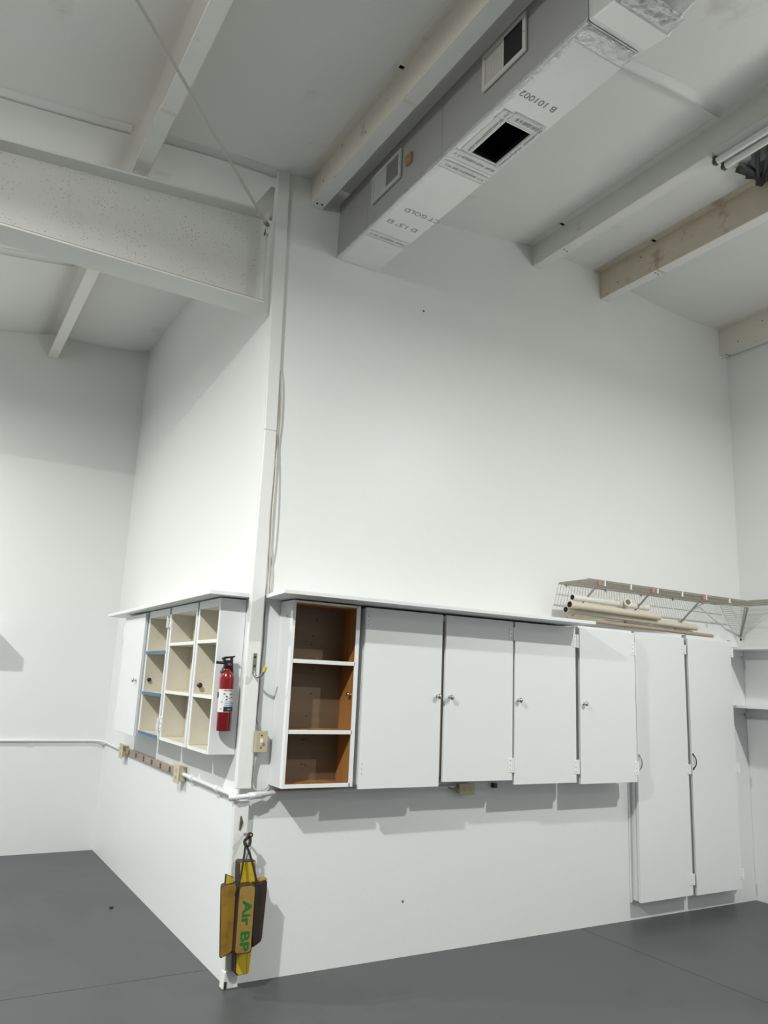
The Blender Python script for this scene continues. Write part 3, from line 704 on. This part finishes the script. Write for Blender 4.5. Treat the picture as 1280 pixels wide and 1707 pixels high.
# ------------------------------------------------------------------ pipes stored on top of the cabinets
def pipe(a, b, r, m, label, name='pvc_pipe', cat='pipe', tee=None, grp='pipes lying under the wire shelf'):
    a, b = Vector(a), Vector(b); d = (b-a).normalized()
    t = thing(name, label, cat, a, grp)
    MB().tube([a, b], r, 16, cap=False).build('pipe_wall', m, t)
    MB().tube([a+d*.002, b-d*.002], r*.84, 16, cap=False).build('bore', 'pipe_in', t)
    for p, s in ((a, -1), (b, 1)):
        k = 16; ax = d; x = ax.cross(Vector((0, 0, 1))).normalized(); y = ax.cross(x)
        vs = []
        for q in (r, r*.84): vs += [p+(x*math.cos(2*math.pi*i/k)+y*math.sin(2*math.pi*i/k))*q for i in range(k)]
        MB().add(vs, [(i, (i+1) % k, k+(i+1) % k, k+i) for i in range(k)]).build('pipe_rim', m, t)
    MB().lathe([(0, 0), (r*.84, 0)], a+d*.06, d, 16).build('bore_end', 'pipe_in', t)
    if tee is not None:
        c = a+d*tee
        MB().tube([c-d*.05, c+d*.05], r*1.28, 16).build('fitting', 'pvc', t)
        o = MB().tube([c+d*.01, c+d*.01+Vector((-.02, -.055, .012))], r*1.25, 16).build('fitting', 'pvc', t)
        MB().lathe([(0, 0), (r*.95, 0)], c+d*.01+Vector((-.0203, -.0558, .0122)), (-.02, -.055, .012), 14).build('bore_end', 'pipe_in', o)
    return t
pipe((2.195, -.165, 2.111), (2.990, -.115, 2.110), .0210, 'pvc', 'white plastic pipe with a tee fitting, topmost of the pipes under the wire shelf', tee=.52)
pipe((2.165, -.170, 2.060), (3.110, -.110, 2.054), .0245, 'pvc_cream', 'cream plastic pipe directly beneath the pipe with the tee fitting')
pipe((2.175, -.122, 2.030), (3.600, -.045, 2.012), .0230, 'pvc_cream', 'longest cream plastic pipe, low against the wall under the wire shelf')
dw = MB().tube([(2.150, -.155, 1.972), (3.780, -.055, 1.960)], .0135, 10).build('wooden_dowel', 'dowel', None)
tag(dw, 'thin brown wooden rod sticking out farthest right under the pipes', 'rod')

# ------------------------------------------------------------------ electrical
def conduit(pts, r, label, couplings=()):
    t = thing('conduit', label, 'conduit', pts[0], 'white electrical conduits')
    MB().tube(pts, r, 10).build('pipe', 'conduit', t)
    for a, b in couplings:
        MB().tube([a, b], r*1.45, 10).build('coupling', 'conduit', t, .001)
    return t
conduit([(-6.0+.05, YF-.012, .898), (-.12, YF-.012, .896), (-.05, YF-.03, .896), (-.016, YF-.10, .893), (-.016, 2.70, .886)], .011,
        'white conduit along the far left wall below the cabinets', [((-.66, YF-.012, .897), (-.62, YF-.012, .897))])
conduit([(-.020, .93, .893), (-.020, .06, .890), (-.055, -.045, .891), (-.045, -.062, .893), (-.02, -.064, .895), (.135, -.040, .902), (.19, -.018, .904), (.30, -.016, .905), (1.37, -.016, .900)], .0125,
        'white conduit wrapping around the corner post at waist height', [((-.020, .76, .893), (-.020, .70, .893)), ((-.020, .30, .891), (-.020, .25, .891)), ((-.058, -.030, .891), (-.030, -.064, .894)), ((.03, -.056, .897), (.10, -.045, .900))])
def outlet_box(yc, z, w, label):
    t = thing('outlet_box', label, 'outlet', (0, yc, z-.05), 'ivory outlet boxes on the side wall')
    MB().box(-.045, 0, yc-w/2, yc+w/2, z-.042, z+.042).build('box', 'ivory', t, .003)
    pl = MB().box(-.051, -.045, yc-w/2-.006, yc+w/2+.006, z-.056, z+.056).build('cover_plate', 'ivory', t, .002)
    for dz in (-.02, .02):
        f = MB().box(-.053, -.051, yc-.016, yc+.016, z+dz-.014, z+dz+.014).build('socket', 'ivory', pl, .002)
    for dz in (-.02, .02):
        for dy in (-.006, .006):
            MB().box(-.0536, -.053, yc+dy-.0015, yc+dy+.0015, z+dz-.006, z+dz+.006).build('slot', 'ivory_dark', pl)
    return t
outlet_box(2.46, .888, .10, 'ivory outlet box at the far end of the brown strip')
outlet_box(.96, .893, .10, 'ivory outlet box at the near end of the brown strip')
def strip():
    t = thing('outlet_strip', 'brown multi outlet strip between the two ivory outlet boxes', 'outlet strip', (0, 1.71, .87))
    MB().box(-.030, 0, 1.02, 2.40, .872, .912).build('raceway', 'brownstrip', t, .004)
    for i in range(6):
        y = 2.28-.222*i
        MB().box(-.0325, -.030, y-.016, y+.016, .874, .910).build('socket', 'black', t, .002)
strip()
def switch():
    t = thing('light_switch', 'ivory light switch box on the wall beside the corner post', 'light switch', (.085, 0, 1.11))
    MB().box(.052, .118, -.045, 0, 1.118, 1.216).build('box', 'ivory_dark', t, .002)
    p = MB().box(.044, .116, -.052, -.045, 1.112, 1.222).build('cover_plate', 'ivory', t, .002)
    MB().box(.074, .087, -.066, -.052, 1.160, 1.176).build('toggle', 'cream_edge', p, .002)
    MB().box(.0735, .0885, -.0535, -.052, 1.150, 1.184).build('toggle_slot', 'cream_edge', p)
    for z in (1.136, 1.198): MB().lathe([(0, .0012), (.0045, .001), (.0045, 0)], (.081, -.052, z), (0, -1, 0), 8).build('screw', 'hole', p)
switch()
def outlet_low():
    t = thing('outlet_box', 'dingy ivory outlet box tucked under the cabinet doors', 'outlet', (1.43, 0, .862))
    MB().box(1.386, 1.482, -.045, 0, .864, .918).build('box', 'ivory', t, .003)
    p = MB().box(1.376, 1.490, -.051, -.045, .858, .924).build('cover_plate', 'ivory', t, .002)
    for dx in (-.022, .022):
        for e in (-.006, .006): MB().box(1.433+dx-.005, 1.433+dx+.005, -.0516, -.051, .891+e-.0014, .891+e+.0014).build('slot', 'ivory_dark', p)
    MB().tube([(1.30, -.02, .905), (1.335, -.04, .890), (1.376, -.035, .900)], .005, 6).build('cord', 'cable_grey', t)
    MB().box(1.655, 1.680, -.030, 0, .888, .915).build('junction', 'black', t)
outlet_low()
def smooth(pts, n=6):
    out = []; P_ = [Vector(p) for p in pts]
    for i in range(len(P_)-1):
        p0, p1, p2, p3 = P_[max(i-1, 0)], P_[i], P_[i+1], P_[min(i+2, len(P_)-1)]
        for k in range(n):
            t = k/n; out.append(.5*((2*p1)+(-p0+p2)*t+(2*p0-5*p1+4*p2-p3)*t*t+(-p0+3*p1-3*p2+p3)*t**3))
    out.append(P_[-1]); return out
c = MB().tube(smooth([(.052, -.012, 3.25), (.066, -.014, 3.15), (.074, -.014, 2.95), (.066, -.013, 2.75), (.055, -.020, 2.55), (.058, -.016, 2.30), (.075, -.014, 2.16), (.088, -.012, 2.05), (.075, -.02, 1.95)]), .0042, 7).build('cable', 'cable', None)
tag(c, 'beige cable hanging down the right side of the corner post, outer loop', 'cable', 'cables on the corner post')
c = MB().tube(smooth([(.048, -.012, 3.10), (.056, -.020, 2.85), (.054, -.040, 2.60), (.048, -.052, 2.40), (.058, -.040, 2.20), (.066, -.02, 2.08), (.064, -.03, 1.95)]), .0042, 7).build('cable', 'cable', None)
tag(c, 'beige cable hugging the corner post just inside the outer loop', 'cable', 'cables on the corner post')
c = MB().tube(smooth([(.066, -.020, 1.915), (.060, -.020, 1.82), (.066, -.016, 1.70), (.060, -.02, 1.55), (.062, -.018, 1.40), (.058, -.02, 1.28), (.078, -.03, 1.225)]), .0046, 7).build('cable', 'cable_grey', None)
tag(c, 'grey cable running from the top board down to the light switch', 'cable', 'cables on the corner post')
c = MB().tube(smooth([(.072, -.030, 1.112), (.062, -.026, 1.05), (.056, -.024, .98), (.075, -.03, .925), (.13, -.022, .925), (.155, -.016, .950)]), .0046, 7).build('cable', 'cable', None)
tag(c, 'pale cable curling from the light switch down to the conduit', 'cable', 'cables on the corner post')

# ------------------------------------------------------------------ hook on the post
def hook():
    t = thing('wall_hook', 'grey steel hook with yellow tip on the corner post', 'hook', (.012, -.045, 1.50))
    yf = -.0435
    MB().box(.003, .022, yf-.004, yf, 1.512, 1.622).build('plate', 'steel', t, .002)
    MB().tube(smooth([(.012, yf-.004, 1.53), (.014, yf-.012, 1.505), (.024, yf-.035, 1.497), (.036, yf-.062, 1.512), (.043, yf-.075, 1.535)]), .0068, 8).build('arm', 'steel', t)
    MB().tube([(.041, yf-.071, 1.526), (.046, yf-.080, 1.552)], .0095, 10).build('tip', 'yellowtip', t)
    for z in (1.602, 1.555): MB().lathe([(0, .004), (.006, .003), (.007, 0)], (.012, yf-.004, z), (0, -1, 0), 10).build('screw', 'black', t)
hook()

# ------------------------------------------------------------------ fire extinguisher
def extinguisher():
    cx, cy, z0 = -.0915, .060, 1.212
    R = .0385
    t = thing('fire_extinguisher', 'small red fire extinguisher hung on the cubby cabinet side', 'fire extinguisher', (cx, cy, z0))
    lean = Matrix.Translation((cx, cy, z0)) @ Matrix.Rotation(math.radians(-1.0), 4, 'Y') @ Matrix.Translation((-cx, -cy, -z0))
    def add(mb, *a, **k): return mb.xf(lean).build(*a, **k)
    add(MB().lathe([(0, 0), (R-.004, 0), (R, .004), (R, .262), (R*.97, .277), (R*.86, .293), (R*.66, .306), (R*.45, .314), (.015, .318), (.015, .330)], (cx, cy, z0), (0, 0, 1), 32), 'cylinder', 'red', t)
    def patch(a0, a1, h0, h1, m, off=.0006, par=None, name='label_sheet'):
        n = max(2, int(abs(a1-a0)/8)); vs = []
        for i in range(n+1):
            a = math.radians(a0+(a1-a0)*i/n)
            for h in (h0, h1): vs.append((cx+(R+off)*math.sin(a), cy-(R+off)*math.cos(a), z0+h))
        mb = MB().add(vs, [(2*i, 2*i+2, 2*i+3, 2*i+1) for i in range(n)], True)
        return add(mb, name, m, par or t)
    lab = patch(-115, 115, .098, .216, 'paper', .0004)
    patch(-32, 60, .100, .125, 'ink', .0010, lab, 'label_block')
    patch(-25, 60, .128, .147, 'bluelabel', .0010, lab, 'label_block')
    rnd = random.Random(5)
    for k in range(5):
        a = -22+k*13; patch(a, a+9, .132, .143, 'paper', .0014, lab, 'label_mark')
    for k in range(4):
        a = -2+k*9; patch(a, a+5, .111, .1135+.002*(k % 2), 'paper', .0014, lab, 'label_mark')
    for a, h, w, hh, m in ((-12, .178, 14, .006, 'ink'), (-12, .162, 14, .005, 'ink'), (22, .190, 26, .010, 'inkgrey'), (30, .174, 22, .006, 'inkgrey'), (-30, .192, 16, .008, 'inkgrey'), (0, .2085, 70, .003, 'red'), (6, .172, 26, .0016, 'inkgrey'), (6, .168, 26, .0016, 'inkgrey'), (-55, .115, 14, .006, 'inkgrey'), (-50, .150, 16, .004, 'inkgrey'), (10, .1545, 60, .0016, 'inkgrey')):
        patch(a-w/2, a+w/2, h-hh/2, h+hh/2, m, .0014, lab, 'label_mark')
    for a, h in ((-38, .285), (0, .281), (38, .285)):
        pass
    # valve head
    hd = add(MB().box(cx-.016, cx+.020, cy-.016, cy+.016, z0+.322, z0+.368), 'valve', 'black', t, .004)
    add(MB().lathe([(0, .010), (.013, .010), (.014, .006), (.014, 0)], (cx+.004, cy-.016, z0+.342), (0, -1, 0), 18), 'gauge', 'ink', hd)
    add(MB().lathe([(0, .001), (.009, .001), (.009, 0)], (cx+.004, cy-.026, z0+.342), (0, -1, 0), 16), 'gauge_face', 'red', hd)
    add(MB().tube([(cx-.010, cy, z0+.352), (cx-.066, cy-.004, z0+.3545)], .0078, 12), 'nozzle', 'black', t)
    # carry handle below, squeeze lever above
    add(MB().prism([(cx-.036, z0+.378), (cx-.018, z0+.386), (cx+.030, z0+.390), (cx+.036, z0+.393), (cx+.036, z0+.387), (cx+.026, z0+.381), (cx-.006, z0+.376), (cx-.030, z0+.368)], 'y', cy-.011, cy+.011), 'squeeze_lever', 'black', t, .002)
    add(MB().prism([(cx+.012, z0+.384), (cx+.024, z0+.384), (cx+.028, z0+.330), (cx+.032, z0+.285), (cx+.024, z0+.283), (cx+.016, z0+.330)], 'y', cy-.010, cy+.010), 'carry_handle', 'black', t, .002)
    add(MB().prism([(cx-.030, z0+.372), (cx-.020, z0+.374), (cx-.006, z0+.360), (cx-.014, z0+.336), (cx-.036, z0+.296), (cx-.038, z0+.304), (cx-.020, z0+.342)], 'y', cy-.010, cy+.010), 'safety_yoke', 'black', t, .002)
    add(MB().tube([(cx-.012, cy-.018, z0+.362), (cx-.012, cy+.018, z0+.362)], .002, 6), 'pin', 'steel', t)
    add(MB().box(cx-.010, cx+.010, cy+R-.002, .1035, z0+.06, z0+.30), 'wall_bracket', 'black', t, .002)
    add(MB().tube([(cx-R-.0025, cy+.006, z0+.17), (cx-R-.0025, cy+.006, z0+.20)], .003, 6), 'strap_tab', 'black', t)
extinguisher()

# ------------------------------------------------------------------ wheel chocks hanging on the post
def chocks():
    t = thing('wheel_chock_set', 'bundle of worn yellow wheel chocks with green lettering hanging on a black rope', 'wheel chocks', (.03, -.10, .07))
    def slab(pts, y0, y1, name, m, face=None, inset=.007, bev=.006, rz=0., piv=None):
        mb = MB().prism(pts, 'y', y0, y1)
        mt = Matrix.Identity(4)
        if rz: mt = Matrix.Translation((piv[0], piv[1], 0)) @ Matrix.Rotation(rz, 4, 'Z') @ Matrix.Translation((-piv[0], -piv[1], 0))
        mb.xf(mt); o = mb.build(name, m, t, bev, 3)
        if face:
            cx = sum(p[0] for p in pts)/len(pts); cz = sum(p[1] for p in pts)/len(pts)
            q = []
            for p in pts:
                dx, dz = p[0]-cx, p[1]-cz
                q.append((p[0]-math.copysign(min(inset, abs(dx)), dx), p[1]-math.copysign(min(inset, abs(dz)), dz)))
            f = MB().prism(q, 'y', y0-.0015, y0+.001); f.xf(mt); f.build('painted_face', face, o, .0008)
        return o
    # long chock at the back, its ends showing above and below
    slab([(-.012, .592), (.000, .598), (.030, .594), (.060, .592), (.076, .596), (.080, .50), (.088, .22), (.083, .110), (.076, .076), (.022, .074), (.010, .086), (.004, .20), (-.008, .50)], -.110, -.048, 'chock', 'darkchock', 'ybright', .004)
    # tail wedge bevel facing front at the bottom end
    slab([(.060, .200), (.087, .205), (.078, .082), (.066, .080)], -.114, -.108, 'chock_facet', 'ybright', None)
    # left chock, turned outwards
    slab([(-.108, .490), (-.098, .497), (-.034, .507), (-.028, .498), (-.024, .200), (-.030, .194), (-.078, .170), (-.087, .176)], -.150, -.100, 'chock', 'darkchock', 'orangechock', .005, rz=math.radians(-20), piv=(-.03, -.14))
    slab([(-.080, .545), (-.040, .528), (-.034, .47), (-.082, .47)], -.118, -.100, 'chock', 'darkchock', 'ybright', .003, .003)
    # right chock, its face in the dark body colour
    slab([(.064, .500), (.078, .497), (.128, .507), (.136, .497), (.138, .46), (.128, .240), (.122, .222), (.080, .205), (.070, .205)], -.150, -.100, 'chock', 'darkchock', None, rz=math.radians(14), piv=(.065, -.14))
    slab([(.082, .508), (.128, .516), (.132, .508), (.082, .500)], -.140, -.100, 'chock_facet', 'ychock', None, bev=.001)
    # centre chock with the lettering
    pts = []
    x0, x1, z0, z1, r = -.032, .057, .192, .500, .016
    for (cx, cz, a0) in ((x1-r, z1-r, 0), (x0+r, z1-r, 90), (x0+r, z0+r, 180), (x1-r, z0+r, 270)):
        for i in range(5):
            a = math.radians(a0+90*i/4); pts.append((cx+r*math.cos(a), cz+r*math.sin(a)))
    c = slab(pts, -.178, -.112, 'chock', 'darkchock', 'tanchock', .005, .005)
    mb = text_mb('Air BP', .098, .0004); 
    # thicken strokes a little by stacking offset copies
    for q in letters(mb):
        vs, fs = list(q.v), list(q.f)
        for k, (dx, dy) in enumerate(((.0028, 0), (-.0028, 0), (0, .0028), (0, -.0028))):
            q.add([(p[0]+dx, p[1]+dy, p[2]-.0001*(k+1)) for p in vs], fs)
        q.xf(frame_of((0, 0, -1), (1, 0, 0), (.014, -.1805, .318)) @ Matrix.Diagonal((.88, .66, 1, 1)))
        q.build('letter', 'green', c)
    # rope
    yk = -.10
    MB().tube(smooth([(.036, -.085, .712), (.020, -.10, .700), (.010, -.10, .690), (.012, -.11, .672), (.030, -.11, .668), (.040, -.10, .690), (.036, -.09, .708)]), .0075, 8).build('rope', 'rope', t)
    MB().tube(smooth([(.013, -.112, .684), (.004, -.125, .64), (-.022, -.165, .545), (-.040, -.168, .475), (-.042, -.166, .455)]), .0055, 8).build('rope', 'rope', t)
    MB().tube(smooth([(.020, -.116, .662), (.036, -.13, .62), (.052, -.165, .545), (.062, -.172, .470), (.064, -.165, .25)]), .0060, 8).build('rope', 'rope', t)
    MB().tube(smooth([(.036, -.112, .668), (.026, -.12, .640), (.022, -.10, .595)]), .0025, 6).build('wire', 'steel', t)
    MB().lathe([(.0105, -.012), (.0125, -.008), (.0125, .008), (.0105, .012), (.0075, .012), (.0065, .010), (0, .010)], (.040, -.095, .716), (0, -1, 0), 14).build('rope_ring', 'rope', t)
    MB().lathe([(0, .013), (.006, .0125), (.007, .008), (.007, 0)], (.040, -.095, .716), (0, -1, 0), 12).build('peg_end', 'copper', t)
    MB().tube([(.040, -.095, .716), (.030, -.040, .712)], .006, 8).build('hanging_peg', 'steel', t)
chocks()

# ------------------------------------------------------------------ loose bits
pb = MB().lathe([(0, .012), (.010, .010), (.014, .004), (.012, 0), (0, 0)], (-.22, 1.526, 0), (0, 0, 1), 9).build('debris', 'pebble', None)
tag(pb, 'small black speck of debris lying on the grey floor at left', 'debris')
def shadow_box():
    t = thing('wall_shelf', 'unseen white box added to cast a shadow on the far left wall', 'shelf', (-1.55, YF, 1.70))
    y0, y1 = YF-.16, YF-.002  # unseen box, added and shaped to throw the small wall shadow
    MB().box(-2.1, -.99, y0, y1, 1.785, 1.80).build('top_board', 'white_plain', t, .002)
    MB().box(-2.1, -.99, y0, y1, 1.70, 1.715).build('bottom_board', 'white_plain', t, .002)
    for x in (-2.1, -1.005): MB().box(x, x+.015, y0, y1, 1.715, 1.785).build('end_board', 'white_plain', t, .001)
    MB().box(-2.085, -1.005, y1-.008, y1, 1.715, 1.785).build('back_board', 'white_plain', t)
shadow_box()
for o in bpy.data.objects:
    if '_o' in o.keys(): del o['_o']
